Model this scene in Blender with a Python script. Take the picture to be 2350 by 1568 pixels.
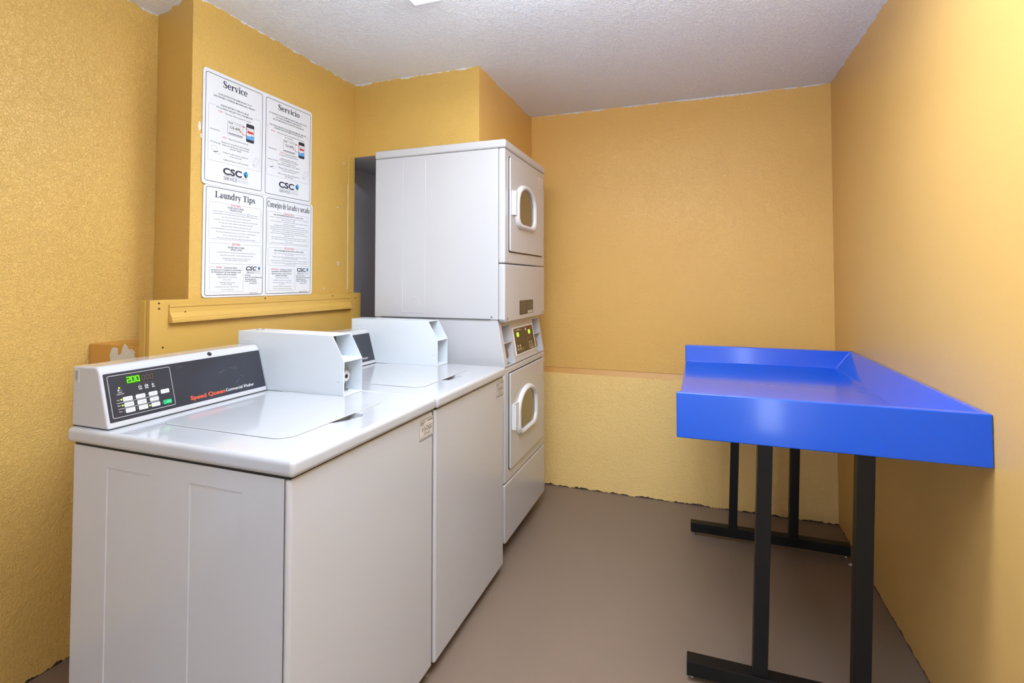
import bpy, bmesh, math, random
from mathutils import Vector, Matrix
random.seed(7)
for _o in list(bpy.data.objects): bpy.data.objects.remove(_o)
S = bpy.context.scene
COL = S.collection
PI = math.pi

# ------------------------------------------------------------------ camera
cam = bpy.data.cameras.new('camera'); camo = bpy.data.objects.new('camera', cam); COL.objects.link(camo)
camo.location = (0.8198, -0.8716, 1.2867)
camo.rotation_euler = (PI/2 + 0.0276, 0.0, 0.3487)
cam.sensor_width = 36; cam.sensor_fit = 'HORIZONTAL'
cam.lens = 1171.28*36/2350
cam.shift_y = -172.1/2350
cam.clip_start = 0.02
S.camera = camo
S.view_settings.view_transform = 'Standard'
try: S.view_settings.look = 'None'
except Exception: pass
S.view_settings.gamma = 1; S.view_settings.use_curve_mapping = False
S.view_settings.exposure = 0.0

# ------------------------------------------------------------------ sky seen through the door, and area lights: the fixture, added fills, the door
CZ = 2.354
w = bpy.data.worlds.new('world'); S.world = w; w.use_nodes = True
w.node_tree.nodes['Background'].inputs[0].default_value = (0.74, 0.82, 1.0, 1)
w.node_tree.nodes['Background'].inputs[1].default_value = 0.8
def area(name, loc, rot, sx, sy, power, col=(1, 1, 1)):
    l = bpy.data.lights.new(name, 'AREA'); l.shape = 'RECTANGLE'; l.size = sx; l.size_y = sy
    l.energy = power; l.color = col
    o = bpy.data.objects.new(name, l); COL.objects.link(o); o.location = loc; o.rotation_euler = rot
    return o
# just below the diffuser of the ceiling fixture; two added unseen fill lamps bounced off the ceiling and the white wall behind the camera; daylight in the open door
area('fixture_light', (0.48, 0.575, 2.272), (0, 0, 0), 1.15, 0.28, 19, (0.87, 0.94, 1.0))
area('added_bounce_fill', (0.75, -0.30, 1.90), (PI, 0, 0), 0.9, 0.8, 68, (0.80, 0.90, 1.0))
area('added_bounce_fill', (0.95, -1.35, 0.95), (-PI/2, 0, 0), 0.7, 0.7, 20, (0.82, 0.91, 1.0))
area('door_daylight', (1.335, -2.16, 1.05), (PI/2, 0, 0), 0.17, 1.9, 9, (0.82, 0.91, 1.0))

# ------------------------------------------------------------------ helpers
def lin(r, g, b):
    f = lambda c: (c/255/12.92) if c/255 <= 0.04045 else ((c/255+0.055)/1.055)**2.4
    return (f(r), f(g), f(b), 1)
def setin(n, k, v):
    if k in n.inputs: n.inputs[k].default_value = v
def mat(name, col, rough=0.5, metal=0.0, coat=0.0, emis=None, estr=0, spec=0.5, bump=None, var=None, ior=None):
    m = bpy.data.materials.new(name); m.use_nodes = True; nt = m.node_tree; b = nt.nodes['Principled BSDF']
    setin(b, 'Base Color', col); setin(b, 'Roughness', rough); setin(b, 'Metallic', metal); setin(b, 'Coat Weight', coat)
    setin(b, 'Specular IOR Level', spec); setin(b, 'Coat Roughness', 0.08)
    if emis: setin(b, 'Emission Color', emis); setin(b, 'Emission Strength', estr)
    tc = nt.nodes.new('ShaderNodeNewGeometry')
    if var:  # soft brightness variation of the paint itself: (scale, amount)
        n = nt.nodes.new('ShaderNodeTexNoise'); n.inputs['Scale'].default_value = var[0]; n.inputs['Detail'].default_value = 4
        nt.links.new(tc.outputs['Position'], n.inputs['Vector'])
        mx = nt.nodes.new('ShaderNodeMix'); mx.data_type = 'RGBA'
        mx.inputs[6].default_value = tuple(c*(1-var[1]) for c in col[:3])+(1,)
        mx.inputs[7].default_value = tuple(min(1, c*(1+var[1])) for c in col[:3])+(1,)
        nt.links.new(n.outputs['Fac'], mx.inputs[0]); nt.links.new(mx.outputs[2], b.inputs['Base Color'])
    if bump:  # (scale, strength, distance)
        n = nt.nodes.new('ShaderNodeTexNoise'); n.inputs['Scale'].default_value = bump[0]; n.inputs['Detail'].default_value = 3
        nt.links.new(tc.outputs['Position'], n.inputs['Vector'])
        bp = nt.nodes.new('ShaderNodeBump'); bp.inputs['Strength'].default_value = bump[1]; bp.inputs['Distance'].default_value = bump[2]
        nt.links.new(n.outputs['Fac'], bp.inputs['Height']); nt.links.new(bp.outputs[0], b.inputs['Normal'])
    return m

def plaster(name, col, col2, scale=70, strength=0.5, dist=0.004, rough=0.42, edge=True, stretch=(1, 1, 1), knock=0.55, spec=0.5):
    """painted knock-down plaster: flattened blobs with ridged edges; ragged white paint line at the ceiling, brown at the floor"""
    m = bpy.data.materials.new(name); m.use_nodes = True; nt = m.node_tree; b = nt.nodes['Principled BSDF']; N = nt.nodes.new; L = nt.links.new
    g = N('ShaderNodeNewGeometry'); mp = N('ShaderNodeMapping'); mp.inputs['Scale'].default_value = stretch
    L(g.outputs['Position'], mp.inputs['Vector']); P = mp.outputs[0]
    def noise(s, d, rgh=0.5, dist_=0.0):
        n = N('ShaderNodeTexNoise'); n.inputs['Scale'].default_value = s; n.inputs['Detail'].default_value = d
        n.inputs['Roughness'].default_value = rgh; n.inputs['Distortion'].default_value = dist_; L(P, n.inputs['Vector']); return n.outputs['Fac']
    def math_(op, a, c, cl=False):
        n = N('ShaderNodeMath'); n.operation = op; n.use_clamp = cl
        for i, q in enumerate((a, c)):
            if isinstance(q, (int, float)): n.inputs[i].default_value = q
            else: L(q, n.inputs[i])
        return n.outputs[0]
    def mix(f, a, c):
        n = N('ShaderNodeMix'); n.data_type = 'RGBA'; L(f, n.inputs[0])
        for i, q in ((6, a), (7, c)):
            if isinstance(q, tuple): n.inputs[i].default_value = q
            else: L(q, n.inputs[i])
        return n.outputs[2]
    big = noise(1.7, 3); fine = noise(scale*3.2, 2); mid = noise(scale, 3, 0.55, 0.9)
    ramp = N('ShaderNodeMapRange'); ramp.interpolation_type = 'SMOOTHSTEP'
    ramp.inputs['From Min'].default_value = 0.44; ramp.inputs['From Max'].default_value = 0.58
    L(mid, ramp.inputs['Value'])
    h = math_('ADD', math_('MULTIPLY', ramp.outputs[0], knock), math_('MULTIPLY', fine, 0.35))
    h = math_('ADD', h, math_('MULTIPLY', noise(scale*0.28, 2), 0.9))
    bp = N('ShaderNodeBump'); bp.inputs['Strength'].default_value = strength; bp.inputs['Distance'].default_value = dist
    L(h, bp.inputs['Height']); L(bp.outputs[0], b.inputs['Normal'])
    c = mix(big, col, col2)
    # thin worn specks where the top coat has chipped
    chip = N('ShaderNodeMapRange'); chip.inputs['From Min'].default_value = 0.745; chip.inputs['From Max'].default_value = 0.76
    L(noise(26, 5, 0.7), chip.inputs['Value'])
    c = mix(math_('MULTIPLY', chip.outputs[0], 0.7), c, lin(228, 214, 176))
    if edge:
        sx = N('ShaderNodeSeparateXYZ'); L(g.outputs['Position'], sx.inputs[0])
        wob = math_('MULTIPLY', noise(16, 5, 0.7), 0.06)
        top = math_('GREATER_THAN', math_('ADD', sx.outputs['Z'], wob), CZ+0.0265)
        c = mix(top, c, lin(215, 216, 218))
        wob2 = math_('MULTIPLY', noise(20, 5, 0.7), 0.05)
        bot = math_('LESS_THAN', sx.outputs['Z'], math_('SUBTRACT', wob2, 0.019))
        c = mix(bot, c, lin(66, 52, 44))
    L(c, b.inputs['Base Color']); setin(b, 'Roughness', rough); setin(b, 'Specular IOR Level', spec)
    return m

class MB:
    """collects solids into one bmesh"""
    def __init__(s): s.bm = bmesh.new()
    def _add(s, t, mi=0):
        for f in t.faces: f.material_index = mi
        me = bpy.data.meshes.new('tmp'); t.to_mesh(me); t.free(); s.bm.from_mesh(me); bpy.data.meshes.remove(me); return s
    def prism(s, poly, axis, a, b, bev=0, seg=2, mi=0, shear=None):
        t = bmesh.new(); vs = []
        for h in (a, b):
            r = []
            for (p, q) in poly:
                co = {'x': (h, p, q), 'y': (p, h, q), 'z': (p, q, h)}[axis]
                if shear: co = shear(co)
                r.append(t.verts.new(co))
            vs.append(r)
        n = len(poly)
        t.faces.new(vs[0]); t.faces.new(vs[1][::-1])
        for i in range(n): t.faces.new((vs[0][i], vs[0][(i+1) % n], vs[1][(i+1) % n], vs[1][i]))
        bmesh.ops.recalc_face_normals(t, faces=t.faces)
        if bev:
            es = [e for e in t.edges if e.calc_face_angle(0) > 0.5]
            bmesh.ops.bevel(t, geom=es, offset=bev, segments=seg, profile=0.5, affect='EDGES', clamp_overlap=True)
        return s._add(t, mi)
    def box(s, x0, x1, y0, y1, z0, z1, bev=0, seg=2, mi=0):
        return s.prism([(x0, y0), (x1, y0), (x1, y1), (x0, y1)], 'z', z0, z1, bev, seg, mi)
    def cyl(s, c, r, a, b, axis='z', seg=20, bev=0, mi=0, r2=None):
        p = [(c[0]+r*math.cos(2*PI*i/seg), c[1]+(r2 or r)*math.sin(2*PI*i/seg)) for i in range(seg)]
        return s.prism(p, axis, a, b, bev, 2, mi)
    def loft(s, rings, close=True, caps=False, mi=0):
        t = bmesh.new(); R = [[t.verts.new(p) for p in r] for r in rings]; n = len(R[0])
        for A, Bq in zip(R, R[1:]):
            for i in range(n if close else n-1): t.faces.new((A[i], A[(i+1) % n], Bq[(i+1) % n], Bq[i]))
        if caps: t.faces.new(R[0][::-1]); t.faces.new(R[-1])
        bmesh.ops.recalc_face_normals(t, faces=t.faces)
        return s._add(t, mi)
    def obj(s, name, mats, parent=None, ang=35, smooth=True):
        o = s.raw(name, mats, ang, smooth)
        if parent:
            o.parent = parent
            if parent.type == 'EMPTY' : off = Vector(parent.location)
            else: off = Vector((0, 0, 0))
            # shapes are written in world coordinates of their thing: move them to the thing's origin
            base = parent if parent.type == 'EMPTY' else parent.parent
            if base: o.data.transform(Matrix.Translation(-Vector(base.location)))
        return o
    def raw(s, name, mats, ang=35, smooth=True):
        me = bpy.data.meshes.new(name); s.bm.to_mesh(me); s.bm.free()
        for m in (mats if isinstance(mats, (list, tuple)) else [mats]): me.materials.append(m)
        if smooth:
            me.polygons.foreach_set('use_smooth', [True]*len(me.polygons)); me.set_sharp_from_angle(angle=math.radians(ang))
        o = bpy.data.objects.new(name, me); COL.objects.link(o)
        if smooth and len(me.polygons) > 6: weight(o)
        return o

def weight(o):
    md = o.modifiers.new('normals', 'WEIGHTED_NORMAL'); md.keep_sharp = True; md.mode = 'FACE_AREA'; md.weight = 80

def rrect(a0, a1, b0, b1, r, seg=4):
    p = []
    for (cx, cy, s0) in ((a1-r, b1-r, 0), (a0+r, b1-r, 1), (a0+r, b0+r, 2), (a1-r, b0+r, 3)):
        for i in range(seg+1):
            a = (s0+i/seg)*PI/2; p.append((cx+r*math.cos(a), cy+r*math.sin(a)))
    return p
def thing(name, label, cat, loc=(0, 0, 0), group=None):
    o = bpy.data.objects.new(name, None); COL.objects.link(o); o.location = loc; o.empty_display_size = 0.1
    o['label'] = label; o['category'] = cat
    if group: o['group'] = group
    return o
def tag(o, label, cat=None, group=None):
    o['label'] = label
    if cat: o['category'] = cat
    if group: o['group'] = group
    return o
def struct(o, label):
    o['kind'] = 'structure'; o['label'] = label; return o
def modify(o, cutters=(), bevel=None):
    """apply booleans (and an optional bevel) to the object's mesh right here"""
    tmp = []; o.modifiers.clear()
    for c in cutters:
        co = c.raw('cutter', [], smooth=False); co.data.transform(Matrix.Translation(Vector((0, 0, 0)))); tmp.append(co)
        md = o.modifiers.new('b', 'BOOLEAN'); md.operation = 'DIFFERENCE'; md.object = co; md.solver = 'EXACT'
    if bevel:
        md = o.modifiers.new('v', 'BEVEL'); md.width = bevel[0]; md.segments = bevel[1]; md.limit_method = 'ANGLE'; md.angle_limit = math.radians(35)
    bpy.context.view_layer.update()
    dg = bpy.context.evaluated_depsgraph_get()
    me = bpy.data.meshes.new_from_object(o.evaluated_get(dg)); o.modifiers.clear(); o.data = me
    me.polygons.foreach_set('use_smooth', [True]*len(me.polygons)); me.set_sharp_from_angle(angle=math.radians(35)); weight(o)
    for c in tmp: bpy.data.objects.remove(c)
    return o
def settle(o, parent):
    """parent a finished world-coordinate mesh to its thing"""
    o.parent = parent; base = parent if parent.type == 'EMPTY' else parent.parent
    o.data.transform(Matrix.Translation(-Vector(base.location))); return o

# flat print on a plane: F(u, v, d) -> point
class Ink:
    def __init__(s, F, lift=0.0003): s.bm = bmesh.new(); s.F = F; s.l = lift
    def poly(s, pts, mi=0, d=None):
        try:
            f = s.bm.faces.new([s.bm.verts.new(s.F(u, v, s.l if d is None else d)) for u, v in pts]); f.material_index = mi
        except ValueError: pass
    def rect(s, a0, a1, b0, b1, mi=0, d=None): s.poly([(a0, b0), (a1, b0), (a1, b1), (a0, b1)], mi, d)
    def ribbon(s, pts, w, mi=0, closed=False, d=None):
        n = len(pts); W_ = w if isinstance(w, (list, tuple)) else [w]*n; l, r = [], []
        for i in range(n):
            a = pts[i-1] if (i or closed) else pts[i]; c = pts[(i+1) % n] if (i < n-1 or closed) else pts[i]
            dx, dy = c[0]-a[0], c[1]-a[1]; q = math.hypot(dx, dy) or 1; nx, ny = -dy/q*W_[i]/2, dx/q*W_[i]/2
            l.append(s.bm.verts.new(s.F(pts[i][0]+nx, pts[i][1]+ny, s.l if d is None else d)))
            r.append(s.bm.verts.new(s.F(pts[i][0]-nx, pts[i][1]-ny, s.l if d is None else d)))
        for i in range(n if closed else n-1):
            j = (i+1) % n; f = s.bm.faces.new((l[i], r[i], r[j], l[j])); f.material_index = mi
    def frame(s, a0, a1, b0, b1, r, w, mi=0): s.ribbon(rrect(a0, a1, b0, b1, r), w, mi, True)
    def text(s, txt, u0, u1, vc, h, mi=0, bold=0.0, slant=0.0, align='fit'):
        cu = bpy.data.curves.new('t', 'FONT'); cu.body = txt; cu.size = 1; cu.resolution_u = 2 if h < 0.012 else 5; cu.offset = bold; cu.shear = slant
        o = bpy.data.objects.new('t', cu); me = o.to_mesh()
        xs = [v.co.x for v in me.vertices]
        if not xs: bpy.data.objects.remove(o); return
        x0, x1 = min(xs), max(xs)
        ys = 0.72; sv = h/ys
        su = (u1-u0)/(x1-x0)
        vs = [s.bm.verts.new(s.F(u0+(v.co.x-x0)*su, vc+(v.co.y-ys/2)*sv, s.l)) for v in me.vertices]
        for p in me.polygons:
            try: f = s.bm.faces.new([vs[i] for i in p.vertices]); f.material_index = mi
            except ValueError: pass
        o.to_mesh_clear(); bpy.data.objects.remove(o); bpy.data.curves.remove(cu)
    def obj(s, name, mats, parent, label=None):
        me = bpy.data.meshes.new(name); s.bm.to_mesh(me); s.bm.free()
        for m in mats: me.materials.append(m)
        o = bpy.data.objects.new(name, me); COL.objects.link(o); settle(o, parent)
        if label: o['label'] = label
        return o

# a hand-made bold slab-serif alphabet for the headings
def _arc(cx, cy, rx, ry, a0, a1, tk=0.125, tn=0.05, n=18):
    P, Wd = [], []
    for i in range(n+1):
        a = math.radians(a0+(a1-a0)*i/n); P.append((cx+rx*math.cos(a), cy+ry*math.sin(a))); Wd.append(tn+(tk-tn)*abs(math.cos(a)))
    return ('r', P, Wd)
def _v(x, y0, y1, wd=0.13): return ('q', x-wd/2, x+wd/2, y0, y1)
def _s(x, y, hw=0.115, h=0.045): return ('q', x-hw, x+hw, y, y+h)
def _sp(pts, wd): # smooth path
    P, Wd = [], []
    for i in range(len(pts)-1):
        p0 = pts[max(i-1, 0)]; p1 = pts[i]; p2 = pts[i+1]; p3 = pts[min(i+2, len(pts)-1)]
        for k in range(4):
            t = k/4
            f = lambda a, b, c, d: 0.5*((2*b)+(-a+c)*t+(2*a-5*b+4*c-d)*t*t+(-a+3*b-3*c+d)*t**3)
            P.append((f(p0[0], p1[0], p2[0], p3[0]), f(p0[1], p1[1], p2[1], p3[1]))); Wd.append(wd[i]*(1-t)+wd[i+1]*t)
    P.append(pts[-1]); Wd.append(wd[-1]); return ('r', P, Wd)
XH = 0.48
_S = [(.41, .50), (.385, .60), (.27, .655), (.14, .61), (.105, .52), (.16, .42), (.27, .35), (.385, .28), (.42, .17), (.375, .065), (.25, .015), (.12, .05), (.075, .17)]
_Sw = [.04, .05, .055, .10, .13, .15, .16, .15, .13, .09, .055, .05, .04]
GL = {
 'S': (.52, [_sp(_S, _Sw), _v(.42, .46, .67, .04), _v(.07, .0, .2, .04)]),
 's': (.39, [_sp([(x*.74+.01, y*.71) for x, y in _S], [q*.85 for q in _Sw]), _v(.32, .33, .475, .035), _v(.06, .0, .14, .035)]),
 'C': (.66, [_arc(.35, .335, .25, .31, 42, 318, .14, .05, 24), _v(.575, .43, .67, .045)]),
 'L': (.60, [_v(.17, 0, .67, .15), _s(.17, .625, .15), ('q', .02, .55, 0, .05), _v(.53, 0, .2, .045)]),
 'T': (.64, [_v(.32, 0, .67, .15), _s(.32, 0, .15), ('q', .03, .61, .62, .67), _v(.05, .47, .67, .045), _v(.59, .47, .67, .045)]),
 'e': (.45, [_arc(.225, .235, .155, .215, 0, 322, .13, .05, 24), ('q', .10, .43, .235, .28)]),
 'c': (.41, [_arc(.22, .235, .155, .215, 48, 318, .13, .05, 22), _v(.335, .32, .42, .1)]),
 'o': (.48, [_arc(.24, .235, .165, .215, 0, 360, .135, .05, 28)]),
 'r': (.40, [_v(.14, 0, XH), _s(.14, 0, .125), _s(.10, XH-.045, .09), _sp([(.19, .30), (.25, .41), (.33, .43)], [.05, .06, .08]), _v(.335, .33, .46, .09)]),
 'v': (.48, [('r', [(.10, .46), (.24, .0)], [.13, .11]), ('r', [(.38, .46), (.245, .0)], [.05, .05]), _s(.11, XH-.045, .105), _s(.38, XH-.045, .09)]),
 'i': (.28, [_v(.14, 0, XH), _s(.14, 0, .115), _s(.10, XH-.045, .09), _v(.14, .55, .68, .13)]),
 'l': (.28, [_v(.14, 0, .70), _s(.14, 0, .115), _s(.10, .655, .09)]),
 'j': (.27, [_v(.15, -.08, XH), _s(.11, XH-.045, .09), _v(.15, .55, .68, .13), _sp([(.15, -.06), (.11, -.15), (.02, -.16)], [.12, .07, .06])]),
 'a': (.46, [_v(.32, .04, .36, .12), _sp([(.32, .34), (.27, .435), (.18, .445), (.10, .39)], [.11, .06, .055, .09]), _arc(.19, .125, .095, .105, 60, 330, .115, .05, 16), ('q', .2, .32, .235, .28), _sp([(.32, .06), (.37, .02), (.44, .05)], [.1, .06, .04])]),
 'u': (.54, [_v(.13, .12, XH), _s(.09, XH-.045, .09), _sp([(.13, .14), (.17, .045), (.27, .035), (.37, .12)], [.12, .07, .05, .05]), _v(.40, 0, XH), _s(.36, XH-.045, .09), _s(.44, 0, .08)]),
 'n': (.55, [_v(.13, 0, XH), _s(.09, XH-.045, .09), _s(.13, 0, .115), _sp([(.17, .34), (.26, .44), (.36, .44), (.41, .34)], [.05, .05, .08, .12]), _v(.41, 0, .36), _s(.41, 0, .115)]),
 'd': (.52, [_arc(.20, .23, .14, .215, 45, 315, .13, .05, 18), _v(.37, 0, .70), _s(.33, .655, .09), _s(.41, 0, .08)]),
 'p': (.52, [_arc(.31, .235, .14, .215, -135, 135, .13, .05, 18), _v(.14, -.21, XH), _s(.10, XH-.045, .09), _s(.14, -.21, .12)]),
 'y': (.49, [('r', [(.11, .46), (.26, .02)], [.13, .11]), ('r', [(.39, .46), (.22, -.08)], [.05, .05]), _sp([(.22, -.07), (.17, -.17), (.09, -.17)], [.05, .05, .1]), _s(.12, XH-.045, .105), _s(.39, XH-.045, .09)]),
 ' ': (.22, []),
}
def serif(ink, txt, u0, u1, vbase, cap, mi=0):
    tot = sum(GL[c][0] for c in txt); su = (u1-u0)/tot; sv = cap/0.67; x = 0
    for c in txt:
        wd, st = GL[c]
        for q in st:
            if q[0] == 'q': ink.rect(u0+(x+q[1])*su, u0+(x+q[2])*su, vbase+q[3]*sv, vbase+q[4]*sv, mi)
            else:
                pts, W_ = q[1], q[2]
                # ribbon in em space, then scaled
                n = len(pts); l, r = [], []
                for i in range(n):
                    a = pts[max(i-1, 0)]; b_ = pts[min(i+1, n-1)]; dx, dy = b_[0]-a[0], b_[1]-a[1]; m_ = math.hypot(dx, dy) or 1
                    nx, ny = -dy/m_*W_[i]/2, dx/m_*W_[i]/2
                    l.append((pts[i][0]+nx, pts[i][1]+ny)); r.append((pts[i][0]-nx, pts[i][1]-ny))
                for i in range(n-1):
                    ink.poly([(u0+(x+k[0])*su, vbase+k[1]*sv) for k in (l[i], r[i], r[i+1], l[i+1])], mi)
        x += wd
def logo(ink, u0, u1, vc, h, vrule, vsub, hsub, su1, dia, mi=0, light=3, ck=(4, 5, 6, 7), slant=0.0, wu=None):
    ink.text('CSC', u0, u1, vc, h, mi, bold=0.035, slant=slant)
    ink.rect(u0+0.002, wu, vrule-0.0005, vrule+0.0005, mi)
    ink.text('SERVICE', u0+0.003, su1, vsub, hsub, mi); ink.text('WORKS', su1+0.002, wu+0.003, vsub, hsub, light)
    a0, a1, b0, b1 = dia; X = lambda f: a0+(a1-a0)*f; Y = lambda f: b0+(b1-b0)*f
    ink.poly([(X(.0), Y(.62)), (X(.68), Y(1)), (X(.62), Y(.45)), (X(.3), Y(.38))], ck[0])
    ink.poly([(X(.68), Y(1)), (X(1), Y(.72)), (X(.62), Y(.45))], ck[1])
    ink.poly([(X(1), Y(.72)), (X(.92), Y(.3)), (X(.62), Y(.45))], ck[2])
    ink.poly([(X(.05), Y(.42)), (X(.62), Y(.45)), (X(.62), Y(0))], ck[3])
    ink.poly([(X(.62), Y(.45)), (X(.92), Y(.3)), (X(.62), Y(0))], ck[2])
# printed text of the two wall signs: (y left, y right, z middle, words, style)
TEXT_A = [
    (0.585, 0.743, 2.0150, 'YOUR SATISFACTION IS IMPORTANT TO US', 'b'),
    (0.565, 0.763, 2.0030, 'AND PROPERLY WORKING MACHINES ARE A PRIORITY', 'b'),
    (0.598, 0.729, 1.9735, 'PLEASE REPORT A SERVICE ISSUE', 'b'),
    (0.579, 0.750, 1.9615, 'FOLLOWING THE EASY TWO STEP METHOD', 'b'),
    (0.587, 0.610, 1.9470, 'STEP 1', 'r'),
    (0.616, 0.743, 1.9465, 'Take note of the machine ID number', 'n'),
    (0.553, 0.596, 1.8710, 'Download Here', 'n'),
    (0.607, 0.628, 1.8490, 'STEP 2', 'r'),
    (0.636, 0.728, 1.8500, 'Report the service issue by', 'n'),
    (0.601, 0.735, 1.8305, 'Using the CSC ServiceWorks Service Request', 'n'),
    (0.606, 0.732, 1.8205, 'Simply scan the barcode, select the issue', 'n'),
    (0.641, 0.698, 1.8110, 'and click "Submit"', 'n'),
    (0.610, 0.729, 1.7915, 'Using our online service request at', 'n'),
    (0.641, 0.698, 1.7815, 'www.cscsw.com', 'n'),
    (0.612, 0.730, 1.7630, 'Calling toll free at 1-877-264-6622', 'n'),
    (0.553, 0.598, 1.8215, 'CSC Service App', 'n'),
]
TEXT_B = [
    (0.838, 1.062, 2.0220, 'SU SATISFACCION ES IMPORTANTE PARA NOSOTROS', 'b'),
    (0.873, 1.028, 2.0105, 'Y EL FUNCIONAMIENTO APROPIADO', 'b'),
    (0.858, 1.044, 1.9990, 'DE LAS MAQUINAS ES NUESTRA PRIORIDAD', 'b'),
    (0.841, 1.061, 1.9705, 'POR FAVOR, REPORTE CUALQUIER PROBLEMA DEL SERVICIO,', 'b'),
    (0.865, 1.038, 1.9610, 'SIGUIENDO ESTE FACIL METODO DE DOS PASOS', 'b'),
    (0.849, 0.877, 1.9450, 'PASO 1', 'r'),
    (0.884, 1.050, 1.9450, 'Anote el numero de identificacion (ID number)', 'n'),
    (0.927, 0.977, 1.9345, 'de la maquina', 'n'),
    (0.837, 0.881, 1.8665, 'Download Here', 'n'),
    (0.903, 0.928, 1.8595, 'PASO 2', 'r'),
    (0.932, 1.003, 1.8590, 'Reporte el problema', 'n'),
    (0.896, 1.010, 1.8500, 'de servicio de la siguiente manera', 'n'),
    (0.905, 1.001, 1.8340, 'Utilizando nuestra aplicacion', 'n'),
    (0.898, 1.011, 1.8260, 'CSC ServiceWorks Service Request', 'n'),
    (0.908, 0.997, 1.8160, 'escanea el codigo de barras,', 'n'),
    (0.887, 1.021, 1.8070, 'seleccione el problema y envie "Submit"', 'n'),
    (0.891, 1.017, 1.7910, 'Utilizando nuestra solicitud de servicio', 'n'),
    (0.914, 0.995, 1.7820, 'en linea www.cscsw.com', 'n'),
    (0.890, 1.020, 1.7655, 'Llame al numero de servicio gratuito a', 'n'),
    (0.929, 0.980, 1.7565, '1-877-264-6622', 'n'),
    (0.832, 0.890, 1.8180, 'Aplicacion CSC Service', 'n'),
]
TEXT_C = [
    (0.649, 0.697, 1.5870, 'WASHERS', 'R'),
    (0.635, 0.711, 1.5760, 'FOR BEST RESULTS WHEN', 'b'),
    (0.645, 0.703, 1.5670, 'WASHING CLOTHES', 'b'),
    (0.569, 0.723, 1.5570, '- Front load washers: For best results use 1/4 cup high efficiency', 's'),
    (0.741, 0.782, 1.5570, 'liquid detergent', 's'),
    (0.565, 0.786, 1.5480, '- Top load washers: For best results follow detergent manufacturers recommended amount', 's'),
    (0.606, 0.746, 1.5365, '- Sort items by color and fabric type. Keep whites separate', 's'),
    (0.571, 0.783, 1.5250, '- Sort properly, do not overload when washing to ensure complete items are all evenly washed', 's'),
    (0.594, 0.759, 1.5135, '- Pour liquid, starch or softener detergent with liquid detergent on each washer', 's'),
    (0.604, 0.749, 1.5010, '- Putting liquid softener directly on clothes may cause stains', 's'),
    (0.560, 0.794, 1.4900, '- Check water temperature to ensure the setting matches the fabric or color type of your clothes', 's'),
    (0.582, 0.773, 1.4775, '- Read garment laundering instructions to ensure items are machine washable', 's'),
    (0.614, 0.742, 1.4660, '- For best results, load clothes loosely into the washer', 's'),
    (0.584, 0.772, 1.4545, '- Leave the lid or door open when done washing to help preserve the washer', 's'),
    (0.658, 0.697, 1.4315, 'DRYERS', 'R'),
    (0.640, 0.717, 1.4185, 'FOR BEST RESULTS WHEN', 'b'),
    (0.653, 0.705, 1.4100, 'DRYING CLOTHES', 'b'),
    (0.585, 0.775, 1.3985, '- Load clothes loosely into the machine to ensure all clothes are properly dried', 's'),
    (0.601, 0.762, 1.3870, '- Check and clean the lint filter to help the performance of the dryer', 's'),
    (0.613, 0.749, 1.3750, '- Read garment laundering instructions to ensure items', 's'),
    (0.627, 0.734, 1.3680, 'are suitable for drying in a commercial dryer', 's'),
    (0.586, 0.615, 1.3385, 'WARNING:', 'r'),
    (0.622, 0.684, 1.3380, 'Commercial washers', 'm'),
    (0.566, 0.704, 1.3290, 'and dryers are not designed to accommodate', 'm'),
    (0.568, 0.703, 1.3205, 'the following and may cause damage to your', 'm'),
    (0.589, 0.681, 1.3115, 'clothes as well as the machine.', 'm'),
    (0.592, 0.683, 1.3010, '- Applying independent or laser bleaching', 's'),
    (0.618, 0.656, 1.2905, '- The use of dyes', 's'),
    (0.601, 0.676, 1.2795, '- Attempting to clean out grease', 's'),
    (0.613, 0.660, 1.2725, 'or oil from clothing', 's'),
    (0.582, 0.693, 1.2630, '- Attempting to wash rugs or large comforters', 's'),
    (0.609, 0.668, 1.2520, '- The use of foreign items', 's'),
    (0.721, 0.750, 1.3100, 'For Service', 'm'),
    (0.721, 0.808, 1.3010, 'use the CSC Service Request App', 'm'),
    (0.722, 0.777, 1.2930, 'visit www.cscsw.com', 'm'),
    (0.721, 0.781, 1.2850, 'or call 1-877-264-6622', 'm'),
    (0.745, 0.783, 1.2765, 'Download Here', 'n'),
    (0.746, 0.785, 1.2360, 'CSC Service App', 'n'),
]
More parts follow.
